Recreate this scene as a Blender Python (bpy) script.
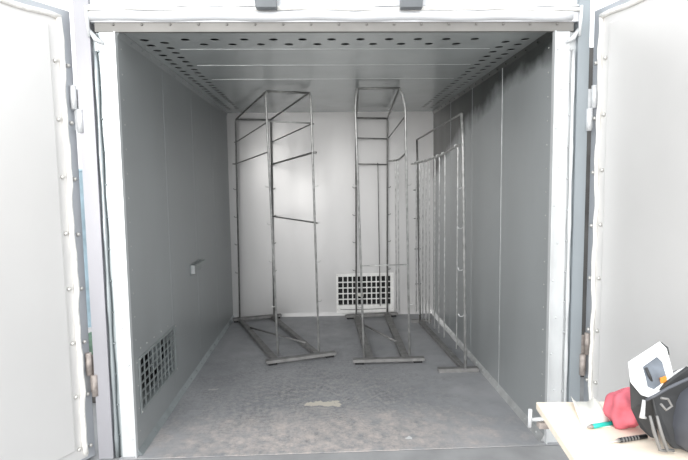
import bpy, bmesh, math, random
from mathutils import Vector, Matrix
random.seed(7)
for o in list(bpy.data.objects): bpy.data.objects.remove(o)
sc = bpy.context.scene
COL = sc.collection

# ------------------------------------------------------------------ camera
F = 504.64
yaw, pit, rol = .0388, .0868, -.0138
CAM = Vector((-.0878, -2.6175, 1.4174))
W, D, H = 2.1949, 2.8242, 2.2
X = W / 2
fw = Vector((math.sin(yaw)*math.cos(pit), math.cos(yaw)*math.cos(pit), -math.sin(pit)))
rt = Vector((math.cos(yaw), -math.sin(yaw), 0)); up = rt.cross(fw)
r2 = rt*math.cos(rol) + up*math.sin(rol); u2 = -rt*math.sin(rol) + up*math.cos(rol)
cd = bpy.data.cameras.new('camera'); cam = bpy.data.objects.new('camera', cd); COL.objects.link(cam)
m = Matrix((r2, u2, -fw)).transposed().to_4x4(); m.translation = CAM
cam.matrix_world = m
cd.sensor_fit = 'HORIZONTAL'; cd.sensor_width = 36; cd.lens = F/688*36; cd.clip_start = .02
sc.camera = cam

# ------------------------------------------------------------------ daylight
world = bpy.data.worlds.new('daylight'); sc.world = world; world.use_nodes = True
nt = world.node_tree; nt.nodes.clear()
tc = nt.nodes.new('ShaderNodeTexCoord'); sx = nt.nodes.new('ShaderNodeSeparateXYZ')
rp = nt.nodes.new('ShaderNodeValToRGB'); mr = nt.nodes.new('ShaderNodeMapRange')
bgn = nt.nodes.new('ShaderNodeBackground'); wo = nt.nodes.new('ShaderNodeOutputWorld')
nt.links.new(tc.outputs['Generated'], sx.inputs[0]); nt.links.new(sx.outputs['Z'], mr.inputs[0])
mr.inputs[1].default_value = -1; mr.inputs[2].default_value = 1
nt.links.new(mr.outputs[0], rp.inputs[0]); nt.links.new(rp.outputs[0], bgn.inputs[0])
rp.color_ramp.elements[0].position = .44; rp.color_ramp.elements[0].color = (.30, .29, .28, 1)
rp.color_ramp.elements[1].position = .62; rp.color_ramp.elements[1].color = (.95, .98, 1, 1)
bgn.inputs[1].default_value = 1.30
nt.links.new(bgn.outputs[0], wo.inputs[0])

def area(name, loc, target, sx_, sy_, power, col=(1, 1, 1)):
    l = bpy.data.lights.new(name, 'AREA'); l.shape = 'RECTANGLE'; l.size = sx_; l.size_y = sy_
    l.energy = power; l.color = col
    o = bpy.data.objects.new(name, l); COL.objects.link(o); o.location = loc
    o.rotation_euler = (Vector(target)-Vector(loc)).to_track_quat('-Z', 'Y').to_euler()
    return o
area('interior_fill_light', (-3.3, -8.6, 2.4), (0, 1, 1.1), 5, 3.4, 340, (1, .99, .97))  # added area light behind the camera, brightens the oven interior

sc.view_settings.view_transform = 'Standard'; sc.view_settings.look = 'None'
sc.view_settings.gamma = 1; sc.view_settings.use_curve_mapping = False
sc.view_settings.exposure = .68

# ------------------------------------------------------------------ materials
def mat(name, col, rough=.5, metal=0., noise=.0, nscale=6., stretch=(1, 1, 1), bump=0., spec=None, alpha=None, rvar=0.):
    M = bpy.data.materials.new(name); M.use_nodes = True
    n = M.node_tree; b = n.nodes['Principled BSDF']
    b.inputs['Base Color'].default_value = (*col, 1); b.inputs['Roughness'].default_value = rough
    b.inputs['Metallic'].default_value = metal
    t = n.nodes.new('ShaderNodeTexCoord'); mp = n.nodes.new('ShaderNodeMapping'); mp.inputs['Scale'].default_value = stretch
    ns = n.nodes.new('ShaderNodeTexNoise'); ns.inputs['Scale'].default_value = nscale; ns.inputs['Detail'].default_value = 5
    n.links.new(t.outputs['Object'], mp.inputs[0]); n.links.new(mp.outputs[0], ns.inputs[0])
    mx = n.nodes.new('ShaderNodeMapRange'); mx.inputs[1].default_value = .3; mx.inputs[2].default_value = .7
    mx.inputs[3].default_value = 1-noise; mx.inputs[4].default_value = 1+noise
    n.links.new(ns.outputs[0], mx.inputs[0])
    hs = n.nodes.new('ShaderNodeHueSaturation'); hs.inputs['Color'].default_value = (*col, 1)
    n.links.new(mx.outputs[0], hs.inputs['Value']); n.links.new(hs.outputs[0], b.inputs['Base Color'])
    if rvar:
        m2 = n.nodes.new('ShaderNodeMapRange'); m2.inputs[1].default_value = .3; m2.inputs[2].default_value = .7
        m2.inputs[3].default_value = max(.02, rough-rvar); m2.inputs[4].default_value = rough+rvar
        n.links.new(ns.outputs[0], m2.inputs[0]); n.links.new(m2.outputs[0], b.inputs['Roughness'])
    if bump:
        bp = n.nodes.new('ShaderNodeBump'); bp.inputs['Strength'].default_value = bump; bp.inputs['Distance'].default_value = .01
        n.links.new(ns.outputs[0], bp.inputs['Height']); n.links.new(bp.outputs[0], b.inputs['Normal'])
    if spec is not None: b.inputs['Specular IOR Level'].default_value = spec
    if alpha is not None: b.inputs['Alpha'].default_value = alpha
    return M

M = {}
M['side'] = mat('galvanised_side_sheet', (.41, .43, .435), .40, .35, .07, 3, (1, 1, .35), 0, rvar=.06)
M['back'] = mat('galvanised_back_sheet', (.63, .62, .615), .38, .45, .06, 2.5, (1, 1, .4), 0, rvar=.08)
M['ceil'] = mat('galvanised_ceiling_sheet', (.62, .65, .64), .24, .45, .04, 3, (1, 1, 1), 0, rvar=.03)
M['seam'] = mat('bright_seam_metal', (.62, .63, .63), .35, .6, .15, 14)
M['white'] = mat('bright_galvanised_angle', (.70, .715, .72), .42, .3, .08, 12, (1, 1, .4), .15)
M['post'] = mat('lilac_grey_post_steel', (.38, .375, .40), .45, .3, .06, 7, (1, 1, .3), .05)
M['bluepost'] = mat('blue_grey_post_steel', (.34, .375, .40), .45, .35, .06, 7, (1, 1, .3), .05)
M['greenish'] = mat('glassy_galvanised_channel', (.42, .46, .47), .32, .5, .12, 9, (1, 1, .4), .12)
M['header'] = mat('header_sheet', (.74, .75, .77), .4, .15, .04, 4)
M['taupe'] = mat('taupe_header_strip', (.23, .222, .21), .5, .3, .08, 8)
M['door'] = mat('door_inner_sheet', (.75, .738, .725), .36, .3, .035, 2, (1, 1, .5), .04, rvar=.05)
M['dooredge'] = mat('door_edge_steel', (.48, .50, .53), .42, .4, .08, 8, (1, 1, .3))
M['gasket'] = mat('white_fibre_gasket', (.88, .86, .82), .85, 0, .10, 40, bump=.4)
M['hinge'] = mat('pale_hinge_steel', (.74, .75, .76), .45, .3, .1, 20)
M['rust'] = mat('worn_hinge_steel', (.42, .37, .34), .6, .3, .3, 30)
M['bolt'] = mat('bolt_zinc', (.66, .65, .62), .35, .6, .1, 30)
M['rack'] = mat('dark_rack_steel', (.27, .27, .26), .42, .5, .25, 25, rvar=.1)
M['racklight'] = mat('pale_rack_steel', (.50, .50, .49), .42, .5, .25, 25, rvar=.1)
M['base'] = mat('dusty_channel_steel', (.25, .245, .24), .6, .3, .2, 18)
M['bracket'] = mat('dark_bracket_steel', (.17, .18, .19), .45, .4, .1, 10)
M['dark'] = mat('flat_black', (.012, .012, .013), .8, 0, .2, 10)  # near black; puts unlit darkness into ducts and plenum, also foot pads
M['grille'] = mat('vent_grille_paint', (.85, .84, .82), .5, .2, .08, 20)
M['grillel'] = mat('galvanised_grille', (.40, .43, .43), .45, .5, .1, 20)
M['filter'] = mat('filter_cloth', (.17, .19, .195), .8, 0, .2, 30)
M['rod'] = mat('hanging_rod_steel', (.66, .66, .65), .38, .45, .25, 25)
M['wood'] = mat('pale_raw_plywood', (.90, .79, .66), .6, 0, .05, 5, (1, 8, 1))
M['teal'] = mat('teal_plastic', (.02, .50, .42), .35, 0, .03, 20)
M['blackplastic'] = mat('black_plastic', (.02, .02, .022), .35, 0, .1, 30)
M['pink'] = mat('pink_red_cloth', (.66, .15, .19), .8, 0, .25, 14, bump=.6)
M['bag'] = mat('worn_black_nylon', (.035, .036, .038), .5, 0, .3, 12, bump=.4)
M['baggrey'] = mat('grey_blue_nylon', (.085, .09, .105), .38, 0, .2, 8, bump=.3)
M['bagwhite'] = mat('white_vinyl_flap', (.88, .88, .88), .4, 0, .03, 10)
M['window'] = mat('grey_clear_pocket', (.16, .18, .21), .25, 0, .25, 25)
M['orange'] = mat('orange_tag', (.85, .32, .05), .5)
M['paper'] = mat('white_paper', (.9, .88, .82), .7, 0, .02, 10)
M['blue'] = mat('pale_blue_tarp', (.36, .48, .55), .5, 0, .25, 8, bump=.4)
M['green'] = mat('green_fabric', (.14, .22, .16), .8, 0, .2, 8, bump=.4)
M['aqua'] = mat('aqua_plastic', (.45, .66, .65), .4, 0, .1, 10)
M['slitdark'] = mat('dark_slit_backing', (.10, .095, .09), .7, 0, .3, 6)
M['ground'] = mat('outdoor_concrete', (.34, .34, .345), .7, 0, .12, 5, bump=.2)

def floor_mat():
    Mt = bpy.data.materials.new('worn_oven_floor'); Mt.use_nodes = True
    n = Mt.node_tree; b = n.nodes['Principled BSDF']; L = n.links.new
    t = n.nodes.new('ShaderNodeTexCoord')
    def noise(s, d=6, r=.6):
        q = n.nodes.new('ShaderNodeTexNoise'); q.inputs['Scale'].default_value = s; q.inputs['Detail'].default_value = d
        q.inputs['Roughness'].default_value = r; L(t.outputs['Object'], q.inputs[0]); return q.outputs[0]
    def ramp(src, a, b_, ca=0., cb=1.):
        q = n.nodes.new('ShaderNodeMapRange'); q.inputs[1].default_value = a; q.inputs[2].default_value = b_
        q.inputs[3].default_value = ca; q.inputs[4].default_value = cb; L(src, q.inputs[0]); return q.outputs[0]
    def math_(op, a, b_):
        q = n.nodes.new('ShaderNodeMath'); q.operation = op
        for i, s in enumerate((a, b_)):
            if isinstance(s, (int, float)): q.inputs[i].default_value = s
            else: L(s, q.inputs[i])
        return q.outputs[0]
    def blob(cx, cy, rx, ry, soft=1., ns_=9, na=.45):
        sp = n.nodes.new('ShaderNodeSeparateXYZ'); L(t.outputs['Object'], sp.inputs[0])
        dx = math_('DIVIDE', math_('SUBTRACT', sp.outputs[0], cx), rx); dy = math_('DIVIDE', math_('SUBTRACT', sp.outputs[1], cy), ry)
        r = math_('SQRT', math_('ADD', math_('MULTIPLY', dx, dx), math_('MULTIPLY', dy, dy)), 0)
        r = math_('ADD', r, ramp(noise(ns_), .3, .7, -na, na))
        return ramp(r, 1+soft*.5, 1-soft*.5)
    def mix(fac, A, B):
        q = n.nodes.new('ShaderNodeMix'); q.data_type = 'RGBA'; L(fac, q.inputs[0])
        for i, s in ((6, A), (7, B)):
            if isinstance(s, tuple): q.inputs[i].default_value = (*s, 1)
            else: L(s, q.inputs[i])
        return q.outputs[2]
    base = mix(ramp(noise(2.2), .35, .65), (.30, .305, .32), (.41, .41, .425))
    worn = blob(-.25, .75, .85, .95, .8)
    fine = math_('MULTIPLY', ramp(noise(42, 10, .85), .42, .58), ramp(noise(4.5, 6, .6), .40, .62, .35, 1.))
    dk = math_('MULTIPLY', worn, fine)
    c = mix(math_('MULTIPLY', dk, .8), base, (.11, .11, .115))
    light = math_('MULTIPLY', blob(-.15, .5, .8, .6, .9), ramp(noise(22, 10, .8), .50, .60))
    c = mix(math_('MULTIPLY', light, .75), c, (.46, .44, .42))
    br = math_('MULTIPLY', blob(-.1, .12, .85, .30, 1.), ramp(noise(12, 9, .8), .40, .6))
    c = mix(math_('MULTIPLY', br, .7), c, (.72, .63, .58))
    patch = blob(-.10, .58, .115, .042, .08, 16, .6)
    c = mix(patch, c, (.66, .61, .53))
    patch2 = blob(-.90, .87, .035, .014, .2, 40, .9); c = mix(patch2, c, (.5, .49, .47))
    glint_spot = blob(.37, .10, .02, .02, .2, 40, .6); c = mix(glint_spot, c, (.7, .7, .7))  # last spot: small bright glint put into the floor colour
    L(c, b.inputs['Base Color'])
    L(ramp(noise(12), .3, .7, .42, .62), b.inputs['Roughness'])
    bp = n.nodes.new('ShaderNodeBump'); bp.inputs['Strength'].default_value = .25; bp.inputs['Distance'].default_value = .004
    L(math_('MULTIPLY', noise(45, 8, .7), worn), bp.inputs['Height']); L(bp.outputs[0], b.inputs['Normal'])
    return Mt
M['floor'] = floor_mat()

# ------------------------------------------------------------------ mesh helpers
class MB:
    def __init__(s): s.v = []; s.f = []; s.sm = []
    def add(s, vs, fs, smooth=False):
        k = len(s.v); s.v += [Vector(v) for v in vs]; s.f += [[i+k for i in f] for f in fs]; s.sm += [smooth]*len(fs); return s
    def box(s, a, b):
        x0, y0, z0 = a; x1, y1, z1 = b
        return s.add([(x0, y0, z0), (x1, y0, z0), (x1, y1, z0), (x0, y1, z0), (x0, y0, z1), (x1, y0, z1), (x1, y1, z1), (x0, y1, z1)],
                     [[0, 3, 2, 1], [4, 5, 6, 7], [0, 1, 5, 4], [1, 2, 6, 5], [2, 3, 7, 6], [3, 0, 4, 7]])
    def beam(s, p, q, w, h, upv=(0, 0, 1)):
        p = Vector(p); q = Vector(q); d = (q-p).normalized(); sd = d.cross(Vector(upv)).normalized(); u = sd.cross(d)
        vs = [c + sd*a*w/2 + u*b*h/2 for c in (p, q) for a, b in ((-1, -1), (1, -1), (1, 1), (-1, 1))]
        return s.add(vs, [[0, 1, 2, 3], [7, 6, 5, 4], [0, 4, 5, 1], [1, 5, 6, 2], [2, 6, 7, 3], [3, 7, 4, 0]])
    def channel(s, p, q, w, h, t=.005):          # steel channel lying open side down
        p = Vector(p); q = Vector(q); d = (q-p).normalized(); sd = d.cross(Vector((0, 0, 1))).normalized(); u = Vector((0, 0, 1))
        prof = [(-w/2, 0), (-w/2, h), (w/2, h), (w/2, 0), (w/2-t, 0), (w/2-t, h-t), (-w/2+t, h-t), (-w/2+t, 0)]
        vs = [c + sd*a + u*b for c in (p, q) for a, b in prof]
        fs = [[i, (i+1) % 8, (i+1) % 8+8, i+8] for i in range(8)]
        for o in (0, 8): fs += [[o, o+1, o+6, o+7], [o+1, o+2, o+5, o+6], [o+2, o+3, o+4, o+5]]
        return s.add(vs, fs)
    def tube(s, pts, r, n=8, cap=True):
        pts = [Vector(p) for p in pts]; rs = r if isinstance(r, (list, tuple)) else [r]*len(pts)
        vs = []; prev = None
        for i, p in enumerate(pts):
            d = (pts[min(i+1, len(pts)-1)]-pts[max(i-1, 0)]).normalized()
            if prev is None: a = d.cross(Vector((0, 0, 1)) if abs(d.z) < .9 else Vector((1, 0, 0))).normalized()
            else: a = (prev - d*prev.dot(d)).normalized()
            prev = a; b = d.cross(a)
            vs += [p + (a*math.cos(t*2*math.pi/n)+b*math.sin(t*2*math.pi/n))*rs[i] for t in range(n)]
        fs = [[i*n+j, i*n+(j+1) % n, (i+1)*n+(j+1) % n, (i+1)*n+j] for i in range(len(pts)-1) for j in range(n)]
        s.add(vs, fs, True)
        if cap:
            k = len(s.v)-len(vs)
            s.f.append([k+i for i in range(n)][::-1]); s.f.append([k+len(vs)-n+i for i in range(n)]); s.sm += [False, False]
        return s
    def dome(s, c, nrm, r, h, n=8):              # rivet / bolt head
        c = Vector(c); nrm = Vector(nrm).normalized()
        a = nrm.cross(Vector((0, 0, 1)) if abs(nrm.z) < .9 else Vector((1, 0, 0))).normalized(); b = nrm.cross(a)
        vs = []
        for rr, hh in ((1, 0), (.85, .6), (.4, 1)):
            vs += [c + (a*math.cos(t*2*math.pi/n)+b*math.sin(t*2*math.pi/n))*r*rr + nrm*h*hh for t in range(n)]
        fs = [[i*n+j, i*n+(j+1) % n, (i+1)*n+(j+1) % n, (i+1)*n+j] for i in range(2) for j in range(n)]
        fs.append([2*n+i for i in range(n)]); fs.append([i for i in range(n)][::-1])
        return s.add(vs, fs, True)
    def build(s, name, material, parent=None, bevel=0):
        off = parent_world(parent) if parent else Vector((0, 0, 0))
        me = bpy.data.meshes.new(name); me.from_pydata([v-off for v in s.v], [], s.f); me.update()
        bm = bmesh.new(); bm.from_mesh(me); bmesh.ops.recalc_face_normals(bm, faces=bm.faces); bm.to_mesh(me); bm.free()
        for p, q in zip(me.polygons, s.sm): p.use_smooth = q
        me.materials.append(material)
        o = bpy.data.objects.new(name, me); COL.objects.link(o)
        if parent: o.parent = parent
        if bevel:
            md = o.modifiers.new('bevel', 'BEVEL'); md.width = bevel; md.segments = 2; md.limit_method = 'ANGLE'
        return o
def parent_world(o):
    v = Vector((0, 0, 0))
    while o: v += o.location; o = o.parent
    return v
def tag(o, label=None, cat=None, group=None, kind=None):
    for k, v in (('label', label), ('category', cat), ('group', group), ('kind', kind)):
        if v: o[k] = v
    return o
def empty(name, loc, label=None, cat=None, group=None, kind=None):
    o = bpy.data.objects.new(name, None); COL.objects.link(o); o.location = loc; o.empty_display_size = .1
    return tag(o, label, cat, group, kind)
def struct(mb, name, m_, label=None): return tag(mb.build(name, m_), label, kind='structure')

# ================================================================== SETTING
T = .09                                           # insulated wall thickness
b = MB(); b.box((-X-T, 0, -.06), (X+T, D+T, 0))
struct(b, 'floor', M['floor'], 'worn dark grey steel floor of the oven chamber')
b = MB().box((-8, -8, -.08), (8, -.004, -.003)).box((-8, -.004, -.08), (-X-T-.02, 8, -.003)).box((X+T+.02, -.004, -.08), (8, 8, -.003))
struct(b, 'floor_outside', M['ground'], 'grey concrete ground outside the oven')
b = MB().box((-X-T, -.035, 0), (X+T, -.006, .004)); struct(b, 'trim_4', M['floor'], 'thin steel threshold strip across the opening')

# left wall with an opening for the side vent
LV = (.075, .70, .225, .50)                       # y0 y1 z0 z1
def holed_wall(axis, side, lo, hi, hole):
    """wall boxes around a rectangular opening; axis 0: wall at x=side, spans y; axis 1: wall at y=side, spans x"""
    bb = MB(); a0, a1, z0, z1 = hole
    for (p0, p1, q0, q1) in ((lo, a0, 0, H), (a1, hi, 0, H), (a0, a1, 0, z0), (a0, a1, z1, H)):
        if axis == 0:
            xs = sorted((side, side+(T if side > 0 else -T))); bb.box((xs[0], p0, q0), (xs[1], p1, q1))
        else: bb.box((p0, side, q0), (p1, side+T, q1))
    return bb
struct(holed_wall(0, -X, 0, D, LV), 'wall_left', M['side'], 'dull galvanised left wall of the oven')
DARK_TOP = None
def dark_top_mat():  # side sheet turning near black towards the top, reaching lower at the back
    S = M['side'].copy(); S.name = 'galvanised_dark_top_sheet'; n = S.node_tree; L = n.links.new
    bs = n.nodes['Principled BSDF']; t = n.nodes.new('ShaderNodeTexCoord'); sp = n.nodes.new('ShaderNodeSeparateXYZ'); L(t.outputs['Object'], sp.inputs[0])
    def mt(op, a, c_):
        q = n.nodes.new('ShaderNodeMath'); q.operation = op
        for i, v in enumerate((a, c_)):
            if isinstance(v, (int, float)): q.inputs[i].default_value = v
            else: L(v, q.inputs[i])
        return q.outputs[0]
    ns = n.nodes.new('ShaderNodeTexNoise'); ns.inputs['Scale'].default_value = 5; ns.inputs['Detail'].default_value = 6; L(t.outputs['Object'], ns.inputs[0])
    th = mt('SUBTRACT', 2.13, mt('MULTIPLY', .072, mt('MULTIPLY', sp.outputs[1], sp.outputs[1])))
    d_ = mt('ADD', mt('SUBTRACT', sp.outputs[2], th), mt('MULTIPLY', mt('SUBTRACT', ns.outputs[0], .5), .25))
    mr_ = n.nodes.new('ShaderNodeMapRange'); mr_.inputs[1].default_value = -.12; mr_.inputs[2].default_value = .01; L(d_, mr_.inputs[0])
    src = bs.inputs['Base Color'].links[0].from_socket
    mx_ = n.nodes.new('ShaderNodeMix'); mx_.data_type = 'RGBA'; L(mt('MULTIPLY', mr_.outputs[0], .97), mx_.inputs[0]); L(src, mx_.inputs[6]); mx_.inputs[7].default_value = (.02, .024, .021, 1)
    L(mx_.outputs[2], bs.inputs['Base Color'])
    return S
DARK_TOP = dark_top_mat()
struct(MB().box((X, 0, 0), (X+T, D, H)), 'wall_right', DARK_TOP, 'dull galvanised right wall of the oven')
BV = (.052, .625, .118, .432)
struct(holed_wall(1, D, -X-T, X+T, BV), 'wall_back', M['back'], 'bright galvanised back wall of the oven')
# ducts behind the two vents (unlit inside put in as black colour)
b = MB()
a0, a1, z0, z1 = BV
b.box((a0-.02, D+T+.12, z0-.02), (a1+.02, D+T+.13, z1+.02))
for q in (((a0-.02, D+T, z0-.02), (a0, D+T+.12, z1+.02)), ((a1, D+T, z0-.02), (a1+.02, D+T+.12, z1+.02)), ((a0, D+T, z0-.02), (a1, D+T+.12, z0)), ((a0, D+T, z1), (a1, D+T+.12, z1+.02))): b.box(*q)
b.box((a0, D+.03, z0), (a1, D+.035, z1))
a0, a1, z0, z1 = LV
b.box((-X-T+.01, a0, z0), (-X-T+.015, a1, z1))
struct(b, 'wall_duct', M['dark'], 'black duct openings behind the two vents')

# ceiling with two staggered rows of round air holes along front and sides
def holed_cell(mb, x0, x1, y0, y1, cx, cy, r, n=16):
    ring = [(cx+r*math.cos(i*2*math.pi/n), cy+r*math.sin(i*2*math.pi/n)) for i in range(n)]
    outer = []
    for i in range(n):
        dx, dy = math.cos(i*2*math.pi/n), math.sin(i*2*math.pi/n)
        t = 1e9
        if dx > 1e-6: t = min(t, (x1-cx)/dx)
        if dx < -1e-6: t = min(t, (x0-cx)/dx)
        if dy > 1e-6: t = min(t, (y1-cy)/dy)
        if dy < -1e-6: t = min(t, (y0-cy)/dy)
        outer.append((cx+dx*t, cy+dy*t))
    vs = [(a, c, H) for a, c in ring] + [(a, c, H) for a, c in outer] + [(a, c, H+.003) for a, c in ring]
    fs = [[i, (i+1) % n, n+(i+1) % n, n+i] for i in range(n)] + [[i, (i+1) % n, 2*n+(i+1) % n, 2*n+i] for i in range(n)]
    k = len(vs); vs += [(x0, y0, H), (x1, y0, H), (x1, y1, H), (x0, y1, H)]
    for ci, (qx, qy) in enumerate(((x0, y0), (x1, y0), (x1, y1), (x0, y1))):
        # corner triangle between the two outer points either side of this corner
        ang = math.atan2(qy-cy, qx-cx) % (2*math.pi); i = int(ang/(2*math.pi/n)) % n
        fs.append([k+ci, n+i, n+(i+1) % n])
    mb.add(vs, fs)
c = MB(); R = .0235
def quad(x0, x1, y0, y1): c.add([(x0, y0, H), (x1, y0, H), (x1, y1, H), (x0, y1, H)], [[0, 1, 2, 3]])
# side strips
SIDE_END = 2.66
for sgn in (-1, 1):
    for ax0, ax1, off in ((.98, 1.065, 0), (.885, .98, .05)):
        x0, x1 = sorted((sgn*ax0, sgn*ax1)); yy = .118 + off
        if off: quad(x0, x1, .118, .118+off)
        while yy + .104 < SIDE_END:
            holed_cell(c, x0, x1, yy, yy+.104, (x0+x1)/2, yy+.052, R); yy += .104
        quad(x0, x1, yy, D+T)
    x0, x1 = sorted((sgn*1.065, sgn*(X+T))); quad(x0, x1, 0, D+T)
quad(-1.065, 1.065, 0, .118)
# front strip, two rows
for y0, y1, off in ((.118, .208, 0), (.208, .30, .0775)):
    x = -.885
    if off: quad(x, x+off, y0, y1); x += off
    while x + .155 < .886:
        holed_cell(c, x, x+.155, y0, y1, x+.0775, (y0+y1)/2, R); x += .155
    quad(x, .885, y0, y1)
quad(-.885, .885, .30, D+T)
struct(c, 'ceiling', M['ceil'], 'galvanised ceiling with staggered round air holes')
b = MB().box((-X-T, 0, H+.05), (X+T, D+T, H+.08)).box((-X-T, .0, H), (X+T, .01, H+.05)).box((-X-T, D+T-.01, H), (X+T, D+T, H+.05))
b.box((-X-T, 0, H), (-X-T+.01, D+T, H+.05)).box((X+T-.01, 0, H), (X+T, D+T, H+.05))
struct(b, 'ceiling_plenum', M['dark'], 'black air space above the ceiling holes')

# seams: ceiling, walls
b = MB()
for yy, hw in ((.348, .002), (.729, .001), (1.156, .001)): b.box((-.885, yy-hw, H-.0015), (.885, yy+hw, H))
struct(b, 'trim_1', M['seam'], 'thin bright seams across the ceiling')
b = MB()
for yy in (.69, 1.38, 2.07, 2.73): b.box((-X, yy-.003, .03), (-X+.0015, yy+.003, H-.002))
struct(b, 'trim_2', M['side'], 'upright sheet seams on the left wall')
b = MB().box((X-.002, .7235, .03), (X, .7305, H-.002)); 
struct(b, 'trim_3', M['seam'], 'bright upright seam on the right wall')
b = MB()
for yy in (1.40, 2.08): b.box((X-.0015, yy-.003, .03), (X, yy+.003, H-.002))
struct(b, 'trim_5', M['side'], 'dull upright seams on the right wall')
b = MB().box((-.012, D-.003, .05), (-.004, D, H-.002)).box((-.98, D-.003, .05), (-.974, D, H-.002)).box((.98, D-.003, .05), (.986, D, H-.002))
struct(b, 'trim_6', M['back'], 'upright sheet seams on the back wall')
# angle fillets with rivets where ceiling meets side walls
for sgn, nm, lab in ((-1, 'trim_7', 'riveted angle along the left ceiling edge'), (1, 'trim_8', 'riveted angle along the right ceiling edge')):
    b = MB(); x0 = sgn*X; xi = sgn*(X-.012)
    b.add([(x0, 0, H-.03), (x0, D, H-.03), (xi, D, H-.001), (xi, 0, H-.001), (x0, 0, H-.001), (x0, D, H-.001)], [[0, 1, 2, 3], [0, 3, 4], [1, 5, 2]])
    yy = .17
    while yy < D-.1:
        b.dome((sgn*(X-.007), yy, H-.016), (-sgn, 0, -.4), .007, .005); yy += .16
    struct(b, nm, M['side'] if sgn < 0 else DARK_TOP, lab)
# back corner angles
b = MB()
for sgn in (-1, 1):
    b.box(tuple(min(p) for p in zip((sgn*X, D-.003, .04), (sgn*(X-.035), D, H))), tuple(max(p) for p in zip((sgn*X, D-.003, .04), (sgn*(X-.035), D, H))))
struct(b, 'trim_9', M['back'], 'corner angles of the back wall')
# skirtings
def skirt(p, q, nrm, h=.035, d=.02):
    p = Vector(p); q = Vector(q); nrm = Vector(nrm)
    b_ = MB(); b_.add([p, q, q+Vector((0, 0, h)), p+Vector((0, 0, h)), p+nrm*d, q+nrm*d], [[0, 1, 2, 3], [3, 2, 5, 4], [0, 4, 5, 1], [0, 3, 4], [1, 5, 2]])
    L_ = (q-p).length; k = int(L_/.16); dr = (q-p)/L_
    for i in range(k): b_.dome(p+dr*(.08+i*.16)+nrm*d*.5+Vector((0, 0, h*.5)), nrm+Vector((0, 0, .6)), .007, .004)
    return b_
struct(skirt((-X, .0, 0), (-X, D, 0), (1, 0, 0)), 'baseboard_left', M['greenish'], 'sloped steel skirting of the left wall')
struct(skirt((X, .0, 0), (X, D, 0), (-1, 0, 0), .04, .022), 'baseboard_right', M['seam'], 'sloped riveted steel skirting of the right wall')
struct(skirt((-X, D, 0), (X, D, 0), (0, -1, 0), .04, .003), 'baseboard_back', M['back'], 'pale skirting of the back wall')
# small rivets on the walls near the opening
b = MB()
for i in range(17): b.dome((-X, .04, .12+i*.125), (1, 0, 0), .004, .003)
for yy in (.1, .2, .32, .45, .58): b.dome((-X, yy, .56-.03*yy), (1, 0, 0), .005, .003)
struct(b, 'trim_10', M['bolt'], 'rivets on the left wall near the opening')
b = MB()
for i in range(17): b.dome((X, .04, .12+i*.125), (-1, 0, 0), .004, .003)
struct(b, 'trim_11', M['bolt'], 'rivets on the right wall near the opening')

# ---------------------------------------------------------------- front frame
def frame_side(sgn, nm):
    def bx(x0, x1, y0, y1, z0, z1):
        a, c_ = sorted((sgn*x0, sgn*x1)); return ((a, y0, z0), (c_, y1, z1))
    b = MB(); b.box(*bx(X, 1.176, -.012, 0, 0, 2.188)); b.box(*bx(X, X+.006, -.03, -.012, 0, 2.188))
    for i in range(11): b.dome((sgn*(1.122+.02*(i % 2)), -.012, .1+i*.2), (0, -1, 0), .006, .004)
    struct(b, nm[0], M['white'], ('left' if sgn < 0 else 'right')+' bright angle of the door frame')
    b = MB(); b.box(*bx(1.176, 1.222, .006, .02, 0, 2.188)); b.box(*bx(1.176, 1.182, -.012, .006, 0, 2.188))
    b.tube([(sgn*1.206, -.004, z_*.1) for z_ in range(0, 22)], [.010+.003*math.sin(z_*1.7) for z_ in range(22)], 8)
    for i in range(13): b.dome((sgn*1.196, .006, .12+i*.165), (0, -1, 0), .007, .007)
    struct(b, nm[1], M['greenish'] if sgn < 0 else M['white'], ('left' if sgn < 0 else 'right')+' recessed gasket channel of the door frame')
    b = MB(); b.box(*bx(1.222, 1.296 if sgn < 0 else 1.281, -.02, .055, 0, 3.0))
    struct(b, nm[2], M['post'] if sgn < 0 else M['bluepost'], ('left lilac grey' if sgn < 0 else 'right blue grey')+' corner post of the oven')
frame_side(-1, ('trim_12', 'trim_13', 'trim_14')); frame_side(1, ('trim_15', 'trim_16', 'trim_17'))
b = MB().box((-1.20, -.012, 2.19), (1.20, .01, 2.236))
for i in range(17): b.dome((-1.11+i*.139, -.012, 2.225), (0, -1, 0), .007, .006)
struct(b, 'trim_18', M['taupe'], 'taupe riveted strip over the opening')
b = MB(); b.tube([(-1.215+.1*i, -.022+.003*math.sin(i*2.1), 2.262+.003*math.sin(i*1.3)) for i in range(25)], .024, 10)
b.box((-1.222, -.02, 2.235), (1.222, .03, 2.30))
struct(b, 'trim_19', M['header'], 'rounded white rail over the opening')
b = MB(); b.tube([(-1.225+.05*i, -.026+.003*math.sin(i*.9), 2.297+.003*math.sin(i*.37)+.002*math.sin(i*1.9)) for i in range(50)], .011, 8)
struct(b, 'trim_20', M['gasket'], 'wavy fibre gasket cord along the top rail')
b = MB().box((-1.222, .0, 2.30), (1.222, .05, 3.0)); b.box((-1.222, -.02, 2.312), (1.222, .0, 2.318))
struct(b, 'wall_front', M['header'], 'bright white sheet above the oven opening')
# gusset lumps at the frame corners
for sgn, nm in ((-1, 'trim_21'), (1, 'trim_22')):
    b = MB(); b.tube([(sgn*1.225, -.02, 2.20), (sgn*1.19, -.028, 2.15), (sgn*1.16, -.02, 2.13)], [.008, .014, .006], 8)
    b.tube([(sgn*1.23, -.03, 2.31), (sgn*1.225, -.032, 2.24), (sgn*1.222, -.03, 2.16)], [.008, .010, .006], 8)
    struct(b, nm, M['white'], ('left' if sgn < 0 else 'right')+' crumpled gasket end at the frame corner')
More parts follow.
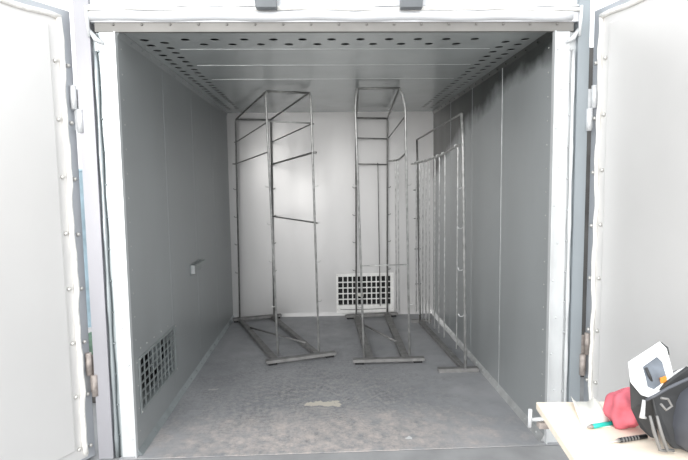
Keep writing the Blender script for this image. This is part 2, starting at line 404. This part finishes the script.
# dark stubs standing on the header ledge
for (xa, xb, xta, xtb, lab) in ((-.403, -.300, -.44, -.312, 'dark steel bracket over the left half of the header'), (.302, .412, .325, .43, 'dark steel bracket over the right half of the header')):
    b = MB(); b.add([(xa, -.078, 2.284), (xb, -.078, 2.284), (xb, -.038, 2.284), (xa, -.038, 2.284), (xta, -.078, 2.62), (xtb, -.078, 2.62), (xtb, -.038, 2.62), (xta, -.038, 2.62)],
                    [[0, 1, 2, 3], [4, 5, 6, 7], [0, 1, 5, 4], [1, 2, 6, 5], [2, 3, 7, 6], [3, 0, 4, 7]])
    o = tag(b.build('header_bracket', M['bracket'], bevel=.004), lab, 'bracket', 'brackets on the header')

# ---------------------------------------------------------------- doors (opened outwards)
def make_door(nm, hx, dx, dy, w, side, lab):
    r = empty(nm, (hx, 0, 0), lab, None, None, 'structure')
    d = Vector((dx, dy, 0)).normalized(); nrm = Vector((-d.y, d.x, 0))
    if nrm.x*side < 0: pass
    nrm = Vector((-d.y, d.x, 0)) if (-d.y)*(-side) > 0 else Vector((d.y, -d.x, 0))   # inner face looks towards the room axis
    o0 = Vector((hx, 0, 0)); Z = Vector((0, 0, 1))
    def P(s, n, z): return o0 + d*s + nrm*n + Z*z
    def slab(s0, s1, n0, n1, z0, z1):
        vs = [P(s, n, z) for z in (z0, z1) for s, n in ((s0, n0), (s1, n0), (s1, n1), (s0, n1))]
        return vs, [[0, 1, 2, 3], [4, 5, 6, 7], [0, 1, 5, 4], [1, 2, 6, 5], [2, 3, 7, 6], [3, 0, 4, 7]]
    z0, z1 = .012, 2.292
    MB().add(*slab(0, w, -.10, 0, z0, z1)).build('door_slab', M['dooredge'], r, .003)
    MB().add(*slab(.115, w-.1, 0, .016, .09, z1-.09)).build('inner_panel', M['door'], r, .012)
    # flat rim sheet between gasket and panel
    MB().add(*slab(.045, w-.04, 0, .005, .03, z1-.03)).build('rim_sheet', M['door'], r, .002)
    g = MB(); pts = []; n = 46
    for i in range(n+1):
        z = .05+(z1-.10)*i/n; pts.append(P(.062+.004*math.sin(i*.55)+.003*math.sin(i*1.7+side), .012+.002*math.sin(i*1.1), z))
    g.tube(pts, .013 if side < 0 else .010, 8)
    g.tube([P(.062+(w-.12)*i/20, .012, z1-.045+.003*math.sin(i*1.4)) for i in range(21)], .013, 8)
    g.build('door_gasket', M['gasket'], r)
    for i in range(8):
        z = .05+.03+i*.278
        for s in (.026, .092):
            MB().dome(P(s, .005 if s > .04 else 0, z+(.01 if s > .04 else 0)), nrm, .0115, .012, 10).build('bolt', M['bolt'], r)
    return r, P, nrm, d
dl, PL, nL, dL_ = make_door('door_1', -1.322, -.515, -.857, 1.15, -1, 'open left door leaf, pale inner sheet with wavy gasket')
dr_, PR, nR, dR_ = make_door('door_2', 1.312, .225, -.975, 1.15, 1, 'open right door leaf, pale inner sheet with wavy gasket')
# hinges
def hinge(nm, x, y, z, s, m_, par):
    h = empty(nm, (0, 0, 0)); h.parent = par; h.location = Vector((x, y, z))-parent_world(par)
    MB().tube([(x-.012*s, y, z), (x-.012*s, y, z+.115)], .015, 12).build('upper_knuckle' if s else 'k', m_, h)
    MB().tube([(x+.012*s, y, z-.115), (x+.012*s, y, z-.002)], .015, 12).build('lower_knuckle', m_, h)
    MB().box((x-.03, y+.015, z-.1), (x+.03, y+.019, z+.1)).build('hinge_leaf', m_, h)
hinge('hinge', -1.305, -.02, 1.815, 1, M['hinge'], dl)
hinge('hinge', -1.308, -.02, .46, 1, M['rust'], dl)
hinge('hinge', 1.300, -.025, 1.80, -1, M['hinge'], dr_)
hinge('hinge', 1.300, -.025, .50, -1, M['rust'], dr_)

# things seen in the slits beside the oven
b = MB(); vs = []
for i in range(13):
    t = i/12; vs += [(-2.35+.85*t, 1.3+.03*math.sin(i*2.1), .35), (-2.35+.85*t, 1.32+.03*math.cos(i*1.7), 1.55)]
b.add(vs, [[2*i, 2*i+2, 2*i+3, 2*i+1] for i in range(12)], True)
k = len(b.v); b.add([v+Vector((0, .012, 0)) for v in b.v], [[2*i, 2*i+2, 2*i+3, 2*i+1] for i in range(12)], True)
b.tube([(-2.37, 1.32, 1.56), (-1.48, 1.32, 1.56)], .014, 8).tube([(-2.36, 1.32, -.003), (-2.36, 1.32, 1.56)], .014, 8).tube([(-1.49, 1.32, -.003), (-1.49, 1.32, 1.56)], .014, 8)
tag(b.build('tarpaulin', M['blue']), 'pale blue sheet seen through the slit left of the oven', 'tarpaulin')
MBg = MB().box((-1.85, .70, 0), (-1.42, 1.0, .18)); struct(MBg, 'wall_outside', M['slitdark'], 'dark low wall in the slit left of the oven')
b = MB().box((-1.80, .72, .18), (-1.45, .98, .27)); tag(b.build('storage_box', M['aqua'], bevel=.02), 'small aqua box in the slit beside the left door', 'box')
b = MB().box((-1.78, .73, .27), (-1.46, .97, .42)); tag(b.build('folded_cloth', M['green'], bevel=.04), 'green cloth bundle in the slit beside the left door', 'cloth')
struct(MB().box((1.33, .9, 0), (2.6, 1.0, 2.35)), 'slit_backing', M['slitdark'], 'dark backing added behind the slit right of the oven')  # added slab, its dark colour makes the gap beside the door dark

# ================================================================== VENTS
def grille(name, lab, at, u, nrm, w, h, nx, ny, frame, matl, bar=.006, extra=None):
    """at = lower left corner, u = horizontal unit vector, nrm faces the room"""
    at = Vector(at); u = Vector(u); nrm = Vector(nrm); Z = Vector((0, 0, 1))
    r = empty(name, at, lab, 'vent')
    def slab(b_, a0, a1, c0, c1, n0, n1):
        vs = [at+u*a+Z*c_+nrm*n for c_ in (c0, c1) for a, n in ((a0, n0), (a1, n0), (a1, n1), (a0, n1))]
        b_.add(vs, [[0, 1, 2, 3], [4, 5, 6, 7], [0, 1, 5, 4], [1, 2, 6, 5], [2, 3, 7, 6], [3, 0, 4, 7]])
    l, rr, bo, to = frame
    fb = MB(); slab(fb, -l, 0, -bo, h+to, .001, .006); slab(fb, w, w+rr, -bo, h+to, .001, .006); slab(fb, 0, w, -bo, 0, .001, .006); slab(fb, 0, w, h, h+to, .001, .006)
    fb.build('vent_frame', matl, r)
    g = MB()
    for i in range(1, nx): slab(g, w*i/nx-bar/2, w*i/nx+bar/2, 0, h, -.004, .003)
    for j in range(1, ny): slab(g, 0, w, h*j/ny-bar/2, h*j/ny+bar/2, -.007, .002)
    g.build('vent_mesh', matl, r)
    for (a, c_) in ((-l*.5, -bo*.6), (-l*.5, h+to*.5), (w+rr*.5, h+to*.5), (w+rr*.5, -bo*.6)):
        MB().dome(at+u*a+Z*c_+nrm*.006, nrm, .006, .004).build('screw', M['bolt'], r)
    return r, at, u, Z, nrm
a0, a1, z0, z1 = BV
rv, *_ = grille('back_vent', 'square mesh vent with pale frame low on the back wall', (a0, D-.001, z0), (1, 0, 0), (0, -1, 0), a1-a0, z1-z0, 11, 5, (.022, .035, .085, .035), M['grille'], .0115)
b = MB(); b.tube([(a0+.02+.5*i/10, D-.013, z0-.045-.006*math.sin(math.pi*i/10)) for i in range(11)], .004, 6); b.build('shadow_line', M['base'], rv)  # dark rod standing in for the thin shadow line below the mesh
b = MB().add([(a0+.20, D-.012, z0+.10), (a0+.27, D-.012, z0+.085), (a0+.275, D-.016, z0+.135), (a0+.23, D-.016, z0+.12)], [[0, 1, 2, 3]]); b.tube([(a0+.20, D-.014, z0+.115), (a0+.26, D-.014, z0+.11)], .012, 6)
b.build('paper_scrap', M['paper'], rv)
a0, a1, z0, z1 = LV
lv, at, u_, Z_, n_ = grille('side_vent', 'wire mesh vent low on the left wall near the opening', (-X+.001, a0, z0), (0, 1, 0), (1, 0, 0), a1-a0, z1-z0, 9, 6, (.02, .03, .02, .012), M['grillel'], .0055)
b = MB(); xq = -X-.022
b.add([(xq, a0+.18, z0), (xq, a1, z0), (xq, a1, z0+.20), (xq, a0+.50, z0+.13), (xq, a0+.36, z0+.06)], [[0, 1, 2, 3, 4]])
b.add([(xq-.01, a0+.18, z0), (xq-.01, a1, z0), (xq-.01, a1, z0+.20), (xq-.01, a0+.50, z0+.13), (xq-.01, a0+.36, z0+.06)], [[0, 1, 2, 3, 4]])
b.box((xq-.004, a0+.24, z0+.12), (xq, a0+.40, z0+.27)); b.build('filter_sheet', M['filter'], lv)

# bracket on the left wall
r = empty('wall_bracket', (-X, 1.16, .80), 'small metal channel bracket fixed halfway along the left wall', 'bracket')
b = MB(); b.box((-X+.001, 1.16, .765), (-X+.008, 1.50, .845)); b.build('mounting_plate', M['grillel'], r, .002)
b = MB(); b.box((-X+.008, 1.16, .775), (-X+.034, 1.18, .84)); b.build('end_plate', M['seam'], r, .003)
b = MB(); b.beam((-X+.028, 1.17, .832), (-X+.028, 1.49, .832), .014, .014); b.build('rail', M['grillel'], r, .003)

# ================================================================== RACKS
def lerp(a, b_, t): return Vector(a)*(1-t)+Vector(b_)*t
def hook(par, p, dr, m_):
    """short U-shaped hook welded to a post"""
    p = Vector(p); dr = Vector(dr).normalized(); Z = Vector((0, 0, 1))
    pts = [p, p+dr*.016-Z*.004, p+dr*.03-Z*.002, p+dr*.036+Z*.01]
    MB().tube(pts, .0045, 6).build('hook', m_, par)
def make_rack(name, lab, loc, posts, tops, base, rails, brace, sidebars, cross, hooks, light):
    """posts: dict key->(foot, knee, top)"""
    r = empty(name, loc, lab, 'rack', 'drying racks')
    bh = .042
    for p, q in base:
        c_ = MB().channel((*p, .018), (*q, .018), .055, bh-.018).build('base_channel', M['base'], r)
        for t in (.09, .91):
            f_ = Vector((*p, 0)).lerp(Vector((*q, 0)), t); d_ = (Vector((*q, 0))-Vector((*p, 0))).normalized()*.035
            MB().beam(f_-d_+Vector((0, 0, .0105)), f_+d_+Vector((0, 0, .0105)), .04, .019).build('foot_pad', M['dark'], c_)
    for p, q in rails: MB().channel((*p, .006), (*q, .006), .06 if light == 2 else .045, bh-.010).build('side_rail', M['base'], r)
    if brace: MB().tube([(*brace[0], .046), (*brace[1], .046)], .009, 8).build('brace', M['base'], r)
    P = {}
    for k, path in posts.items():
        mm = M['racklight'] if k in 'CD' else M['rack']
        o = MB().tube([Vector(q) for q in path], .009, 10).build('post', mm, r); P[k] = o
        for hz in hooks.get(k, ()):
            f_, t_ = Vector(path[0]), Vector(path[1]); tt = (hz-f_.z)/(t_.z-f_.z)
            hook(o, f_.lerp(t_, tt), (-1 if k in 'AC' else 1, 0, 0) if k != 'B' else (1, -.3, 0), mm)
    for pts in tops: MB().tube(pts, .009, 10).build('top_bar', M['rack'], r)
    for pts, rr, mm in sidebars: MB().tube(pts, rr, 8).build('side_bar', M[mm], r)
    for pts, rr, mm in cross: MB().tube(pts, rr, 8).build('cross_bar', M[mm], r)
    return r
HZ = (1.40, 1.11, .82, .52)
# rack in the left half, turned a little
A = [(-1.005, 2.70, .042), (-.985, 2.70, 2.09), (-.975, 2.69, 2.118)]
B = [(-.650, 2.78, .042), (-.632, 2.78, 2.09), (-.635, 2.77, 2.118)]
Cc = [(-.486, 1.44, .042), (-.528, 1.43, 2.06), (-.531, 1.43, 2.13), (-.520, 1.43, 2.164)]
Dd = [(-.152, 1.51, .042), (-.178, 1.51, 2.06), (-.180, 1.51, 2.13), (-.192, 1.51, 2.164)]
def onp(path, z): f_, t_ = Vector(path[0]), Vector(path[1]); return f_.lerp(t_, (z-f_.z)/(t_.z-f_.z))
make_rack('drying_rack', 'tall dark steel rod rack standing skewed left of centre', (-.57, 2.1, 0),
          {'A': A, 'B': B, 'C': Cc, 'D': Dd},
          [[A[-1], Cc[-1]], [B[-1], Dd[-1]], [Cc[-1], Dd[-1]], [A[-1], B[-1]]],
          [((-.572, 1.325), (-.015, 1.50)), ((-1.072, 2.655), (-.575, 2.785))],
          [((-.995, 2.66), (-.50, 1.37)), ((-.66, 2.745), (-.16, 1.475))],
          ((-.83, 2.27), (-.27, 1.74)),
          [([onp(A, 1.885)+Vector((-.02, 0, 0)), onp(A, 1.885), onp(Cc, 1.925)], .006, 'rack'), ([onp(B, 1.885), onp(Dd, 1.92), onp(Dd, 1.92)+Vector((.02, 0, 0))], .006, 'rack'),
           ([onp(A, 1.66)+Vector((-.04, .0, 0)), onp(A, 1.665), onp(Cc, 1.695)], .006, 'rack'), ([onp(B, 1.655), onp(Dd, 1.69), onp(Dd, 1.69)+Vector((.03, -.02, 0))], .009, 'rack'),
           ([onp(B, 1.107), onp(Dd, 1.123), onp(Dd, 1.12)+Vector((.02, -.01, 0))], .007, 'rack')],
          [([onp(Cc, 1.935), onp(Dd, 1.925)], .006, 'racklight')],
          {'A': HZ+(1.66,), 'B': HZ, 'C': (1.42, 1.12, .82, .45), 'D': (1.42, 1.12, .80, .47)}, 1)
# rack right of centre
A2 = [(.238, 2.70, .042), (.258, 2.70, 2.09), (.262, 2.70, 2.122)]
B2 = [(.580, 2.76, .042), (.595, 2.76, 2.09), (.592, 2.76, 2.122)]
C2 = [(.213, 1.34, .042), (.166, 1.34, 2.02), (.172, 1.34, 2.10), (.186, 1.34, 2.164)]
D2 = [(.585, 1.355, .042), (.557, 1.355, 2.02), (.535, 1.355, 2.12), (.512, 1.355, 2.168)]
make_rack('drying_rack', 'tall dark steel rod rack standing right of centre before the back vent', (.4, 2.1, 0),
          {'A': A2, 'B': B2, 'C': C2, 'D': D2},
          [[A2[-1], C2[-1]], [B2[-1], D2[-1]], [C2[-1], D2[-1]], [A2[-1], B2[-1]]],
          [((.122, 1.302), (.693, 1.303)), ((.12, 2.68), (.69, 2.745))],
          [((.24, 2.65), (.262, 1.335)), ((.575, 2.71), (.55, 1.335))],
          ((.27, 2.30), (.525, 1.72)),
          [([onp(A2, 1.916), onp(C2, 1.95)], .006, 'rack'), ([onp(B2, 1.905), D2[1] and onp(D2, 1.955)], .006, 'rack'),
           ([onp(A2, 1.646), onp(C2, 1.68)], .006, 'rack'),
           ([onp(B2, 1.677), onp(B2, 1.665).lerp(onp(D2, 1.63), .35), onp(B2, 1.665).lerp(onp(D2, 1.63), .7), onp(D2, 1.67)], .0075, 'rack')],
          [([onp(A2, 1.916), onp(B2, 1.909)], .006, 'rack'), ([onp(A2, 1.646), onp(B2, 1.64)], .006, 'rack'),
           ([onp(C2, .785), onp(D2, .785)], .005, 'racklight')],
          {'A': HZ, 'B': HZ, 'C': (1.42, .45), 'D': (1.42, .46)}, 2)
# narrow rack along the right wall
r = empty('wall_rack', (.9, 1.8, 0), 'flat dark steel rack along the right wall, hung with rods', 'rack')
ft = Vector((.962, 1.063, .03)); fk = Vector((.930, 1.063, 1.72)); fz = Vector((.920, 1.063, 1.93))
bt = Vector((.880, 2.45, .03)); bk = Vector((.855, 2.45, 1.62)); bz = Vector((.850, 2.45, 1.868))
MB().channel((.756, 1.079, .001), (1.060, 1.074, .001), .05, .03).build('base_channel', M['base'], r)
MB().channel((.80, 2.47, .001), (1.0, 2.47, .001), .045, .03).build('base_channel', M['base'], r)
MB().channel((.885, 2.445, .001), (.955, 1.105, .001), .04, .03).build('side_rail', M['base'], r)
po = MB().tube([ft, fk, fz], .011, 10).build('post', M['racklight'], r)
pb = MB().tube([bt, bk, bz], .010, 10).build('post', M['rack'], r)
for z in (.441, .79, 1.104, 1.399):
    c0 = ft.lerp(fk, (z-.03)/1.69)
    MB().tube([c0+Vector((-.008, 0, 0)), c0+Vector((-.022, 0, -.012)), c0+Vector((-.040, 0, -.010)), c0+Vector((-.050, 0, .012))], .0042, 6).build('hook', M['seam'], po)
for z in (.41, .77, 1.08, 1.367):
    c0 = bt.lerp(bk, (z-.03)/1.59)
    MB().tube([c0+Vector((.02, 0, 0)), c0+Vector((-.045, 0, 0))], .006, 6).build('hook', M['rack'], pb)
MB().tube([bz, fz], .008, 8).build('top_bar', M['rack'], r)
# hanging bar that sags and curls upward to the front post
hb0 = Vector((.805, 2.50, 1.632)); hb1 = Vector((.925, 1.05, 1.705))
def hbar(t): 
    p = hb0.lerp(hb1, t); p.z += -.02*math.sin(math.pi*t)*(1 if t < .8 else 1) + (.012*math.sin((t-.75)*12) if t > .75 else 0)
    return p
MB().tube([hbar(i/24) for i in range(25)], .0095, 8).build('hanging_bar', M['racklight'], r)
names = ['rod nearest the back post of the wall rack', 'second rod counting from the back post of the wall rack', 'third rod counting from the back post of the wall rack',
         'fourth rod counting from the back post of the wall rack', 'middle rod of the nine on the wall rack', 'fourth rod counting from the front post of the wall rack',
         'third rod counting from the front post of the wall rack', 'second rod counting from the front post of the wall rack', 'rod hanging right beside the front post of the wall rack']
for i, t in enumerate((.088, .17, .251, .326, .398, .511, .596, .697, .905)):
    p = hbar(t); q = Vector((p.x+.012, p.y, .14))
    c0 = p+Vector((0, 0, .013))
    b = MB().tube([p+Vector((-.014, 0, -.006)), p+Vector((-.012, 0, .010)), c0, p+Vector((.010, 0, .008)), p+Vector((.014, 0, -.03)), q], .0055, 8)
    tag(b.build('hanging_rod', M['rod']), 'thin steel rod, '+names[i], 'rod', 'rods on the wall rack')
# loose rods on the middle rack
for (p, zb, lab) in (((.485, 2.745, 1.642), .12, 'dark thin rod hanging from the rear crossbar of the right rack'), ):
    p = Vector(p)
    b = MB().tube([p+Vector((-.003, .014, -.004)), p+Vector((0, .012, .010)), p+Vector((.002, -.008, .011)), p+Vector((.002, -.013, -.02)), (p.x+.015, p.y-.013, zb)], .005, 8)
    tag(b.build('hanging_rod', M['rack']), lab, 'rod')
for (t, zb, lab) in ((.42, .2, 'pale thin rod hanging farther back on the side bar of the right rack'), (.56, .25, 'pale thin rod hanging nearer on the side bar of the right rack')):
    p = onp(B2, 1.665).lerp(onp(D2, 1.63), t)
    b = MB().tube([p+Vector((-.013, 0, -.006)), p+Vector((-.008, 0, .012)), p+Vector((.008, 0, .012)), p+Vector((.013, 0, -.02)), (p.x+.018, p.y, zb)], .005, 8)
    tag(b.build('hanging_rod', M['rod']), lab, 'rod', 'rods on the right rack')

# ================================================================== TABLE AND WHAT LIES ON IT
TZ = .75
r = empty('work_table', (.9, -1.35, 0), 'pale wooden work table at the lower right, before the right door', 'table')
MB().add([(.551, -1.147, TZ-.022), (1.25, -1.18, TZ-.022), (1.20, -1.80, TZ-.022), (.465, -1.80, TZ-.022), (.551, -1.147, TZ), (1.25, -1.18, TZ), (1.20, -1.80, TZ), (.465, -1.80, TZ)],
         [[0, 1, 2, 3], [4, 5, 6, 7], [0, 1, 5, 4], [1, 2, 6, 5], [2, 3, 7, 6], [3, 0, 4, 7]]).build('tabletop', M['wood'], r, .002)
for x, y in ((.66, -1.25), (1.17, -1.25), (.60, -1.74), (1.13, -1.74)): MB().box((x-.02, y-.02, -.003), (x+.02, y+.02, TZ-.022)).build('leg', M['base'], r, .003)
MB().box((.66, -1.265, TZ-.075), (1.17, -1.24, TZ-.022)).build('apron', M['base'], r)
MB().box((.60, -1.755, TZ-.075), (1.13, -1.73, TZ-.022)).build('apron', M['base'], r)
# sliding bar of a clamp gripping the table edge
r = empty('bar_clamp', (.55, -1.2, TZ-.03), 'small steel clamp gripping the left edge of the wooden table', 'clamp')
MB().tube([(.515, -1.2, TZ-.012-.017), (.64, -1.2, TZ-.012-.017)], .0065, 8).build('clamp_bar', M['seam'], r)
MB().box((.535, -1.212, TZ-.055), (.60, -1.188, TZ-.037)).build('clamp_body', M['rust'], r, .002)
MB().tube([(.510, -1.2, TZ-.052), (.511, -1.2, TZ+.002)], .006, 8).build('clamp_handle', M['hinge'], r)

# pen
r = empty('pen', (.64, -1.315, TZ), 'teal pen lying on the wooden table beside the pink cloth', 'pen')
MB().tube([(.632, -1.322, TZ+.006), (.70, -1.306, TZ+.006)], .006, 10).build('barrel', M['teal'], r)
MB().tube([(.617, -1.325, TZ+.005), (.625, -1.3235, TZ+.006), (.632, -1.322, TZ+.006)], [.0015, .004, .006], 10).build('tip', M['rust'], r)
# knife / marker
r = empty('marker', (.70, -1.395, TZ), 'black marker with pale lettering strip lying at the table front', 'marker')
MB().tube([(.660, -1.400, TZ+.006), (.742, -1.384, TZ+.006)], .006, 10).build('barrel', M['blackplastic'], r)
MB().tube([(.632, -1.404, TZ+.003), (.648, -1.402, TZ+.005), (.660, -1.400, TZ+.006)], [.001, .002, .0055], 10).build('tip', M['bolt'], r)
b = MB()
for i in range(6): b.tube([(.668+.009*i, -1.3985+.0018*i, TZ+.006), (.672+.009*i, -1.3977+.0018*i, TZ+.006)], .0064, 10)
b.build('grip_band', M['base'], r)
# curled paper sheet at the back of the table
b = MB(); vs = []; n = 10
for i in range(n+1):
    t = i/n; 
    vs += [(.606+.085*t, -1.322+.004*t, TZ+.001), (.653+.085*t, -1.158-.005*t, TZ+.002+.018*max(0, 1-t*6)+.013*max(0, 1-abs(t-.8)*5))]
b.add(vs, [[2*i, 2*i+2, 2*i+3, 2*i+1] for i in range(n)], True)
o = b.build('paper_sheet', M['paper']); md = o.modifiers.new('thick', 'SOLIDIFY'); md.thickness = .001; md.offset = 1
tag(o, 'curled white paper sheet at the back edge of the table', 'paper')
# pink cloth bundle
def blobmesh(name, m_, c_, rad, seed, amp, parent=None, sub=4, flat=True):
    rnd = random.Random(seed); bm = bmesh.new(); bmesh.ops.create_icosphere(bm, subdivisions=sub, radius=1)
    dirs = [(Vector((rnd.gauss(0, 1), rnd.gauss(0, 1), rnd.gauss(0, 1))).normalized(), rnd.uniform(3, 9), rnd.uniform(0, 6)) for _ in range(9)]
    off = parent_world(parent) if parent else Vector((0, 0, 0))
    for v in bm.verts:
        d_ = v.co.normalized(); k = 1+sum(amp*math.sin(d_.dot(q)*f_+ph) for q, f_, ph in dirs)/3
        p = Vector((d_.x*rad[0]*k, d_.y*rad[1]*k, d_.z*rad[2]*k))+Vector(c_)
        if flat and p.z < TZ+.001: p.z = TZ+.001
        v.co = p-off
    me = bpy.data.meshes.new(name); bm.to_mesh(me); bm.free()
    for p in me.polygons: p.use_smooth = True
    me.materials.append(m_); o = bpy.data.objects.new(name, me); COL.objects.link(o)
    if parent: o.parent = parent
    return o
tag(blobmesh('cloth_bundle', M['pink'], (.730, -1.308, TZ+.046), (.046, .044, .058), 11, .17), 'crumpled pink red cloth bundle on the table beside the black bag', 'cloth')

# black bag
r = empty('tool_bag', (.9, -1.42, TZ), 'black nylon tool bag with raised white flap on the wooden table', 'bag')
# body: rounded bulging hull
n = 28; rings = []
b = MB(); vs = []
prof = [(0, .80), (.02, .96), (.06, 1.03), (.10, 1.0), (.135, .9), (.155, .72), (.160, .4)]
for h_, k_ in prof:
    for i in range(n):
        a = i*2*math.pi/n; ca, sa = math.cos(a), math.sin(a)
        sx_ = math.copysign(abs(ca)**.55, ca); sy_ = math.copysign(abs(sa)**.55, sa)
        vs.append((.915+.150*k_*sx_+.006*math.sin(5*a+h_*40)+.02*(h_/.16), -1.41+.105*k_*sy_+.005*math.sin(4*a+h_*30), TZ+.002+h_+.035*(h_/.16)*(ca*.5+.5)))
fs = [[j*n+i, j*n+(i+1) % n, (j+1)*n+(i+1) % n, (j+1)*n+i] for j in range(len(prof)-1) for i in range(n)]
fs += [list(range(n))[::-1], [(len(prof)-1)*n+i for i in range(n)]]
b.add(vs, fs, True); b.build('bag_body', M['baggrey'], r)
# black side leaf below the flap (facing left)
def sheet(name, m_, pts, th, parent, smooth=False, bev=.001):
    pts = [Vector(p) for p in pts]; nr = (pts[1]-pts[0]).cross(pts[2]-pts[0]).normalized(); k = len(pts)
    vs = [p+nr*th/2 for p in pts]+[p-nr*th/2 for p in pts]
    b_ = MB().add(vs, [list(range(k)), list(range(2*k-1, k-1, -1))]+[[i, (i+1) % k, (i+1) % k+k, i+k] for i in range(k)])
    return b_.build(name, m_, parent, bev)
yf = -1.40
def un(u, v, y):
    d = fw + r2*(u-344)/F - u2*(v-230)/F; q = CAM + d*((y-CAM.y)/d.y); q.z = max(q.z, TZ+.008); return q
sheet('side_panel', M['bag'], [un(629, 370, -1.37), un(640, 394, -1.385), un(652, 397, -1.40), un(658, 440, -1.40), un(650, 440, -1.39), un(640, 427, -1.385), un(631, 408, -1.375)], .01, r)
sheet('side_panel', M['bag'], [un(650, 394, -1.41), un(688, 366, -1.41), un(700, 395, -1.42), un(700, 452, -1.46), un(672, 448, -1.45), un(658, 430, -1.44)], .012, r, bev=.003)
# white flap with a window
outer = [(629, 364), (661, 343), (667, 349), (676, 383), (652, 399), (641, 395), (631, 383)]
inner = [(643, 367), (657, 357), (663, 363), (668, 381), (655, 391), (648, 388), (646, 378)]
def fy(u, v): return -1.36-.0012*(v-343)
vo = [un(u, v, fy(u, v)) for u, v in outer]; vi = [un(u, v, fy(u, v)) for u, v in inner]
b = MB(); k = 7; th = Vector((0, .006, .003))
b.add(vo+vi+[p+th for p in vo]+[p+th for p in vi],
      [[i, (i+1) % k, k+(i+1) % k, k+i] for i in range(k)]+[[2*k+i, 2*k+(i+1) % k, 3*k+(i+1) % k, 3*k+i] for i in range(k)] +
      [[i, (i+1) % k, 2*k+(i+1) % k, 2*k+i] for i in range(k)]+[[k+i, k+(i+1) % k, 3*k+(i+1) % k, 3*k+i] for i in range(k)])
fl = b.build('flap', M['bagwhite'], r, .0015)
sheet('clear_pocket', M['window'], [p+Vector((0, .005, .002)) for p in vi], .002, fl, bev=0)
sheet('tag', M['orange'], [un(660, 378, -1.405), un(666, 376, -1.405), un(667, 385, -1.405), un(661, 388, -1.405)], .003, fl, bev=0)
b = MB().tube([un(646, 368, -1.395), un(650, 377, -1.40), un(654, 391, -1.402)], .004, 8); b.build('pocket_strap', M['bag'], fl)
b = MB().tube([un(660.5, 343, fy(0, 343)+.004), un(667, 348, fy(0, 348)+.004), un(668, 355, fy(0, 355)+.004)], .0035, 8); b.build('flap_binding', M['bag'], fl)
# rim piping, straps, buckle
b = MB().tube([un(646, 400, -1.43), un(655, 396, -1.435), un(668, 388, -1.44), un(690, 378, -1.445), un(705, 372, -1.45)], .0038, 8); b.build('rim_piping', M['baggrey'], r)
b = MB(); 
for dx in (0, 7):
    b.tube([un(650+dx, 416, -1.452), un(654+dx, 432, -1.456), un(660+dx, 450, -1.46), un(666+dx, 466, -1.46)], [.003, .0045, .0045, .004], 8)
b.build('strap', M['base'], r)
b = MB().tube([un(644, 400, -1.425), un(643, 410, -1.43), un(642, 417, -1.43), un(646, 418, -1.432)], [.004, .005, .007, .003], 8); b.build('zip_pull', M['hinge'], r)
b = MB().tube([un(661, 398, -1.455), un(668, 399, -1.457), un(672, 406, -1.457), un(666, 410, -1.455), un(661, 404, -1.455)], .003, 8); b.build('buckle', M['base'], r)
b = MB().tube([un(672, 378, -1.35), un(680, 373, -1.35), un(690, 369, -1.35), un(704, 365, -1.35)], .009, 8); b.build('white_lining', M['bagwhite'], r)
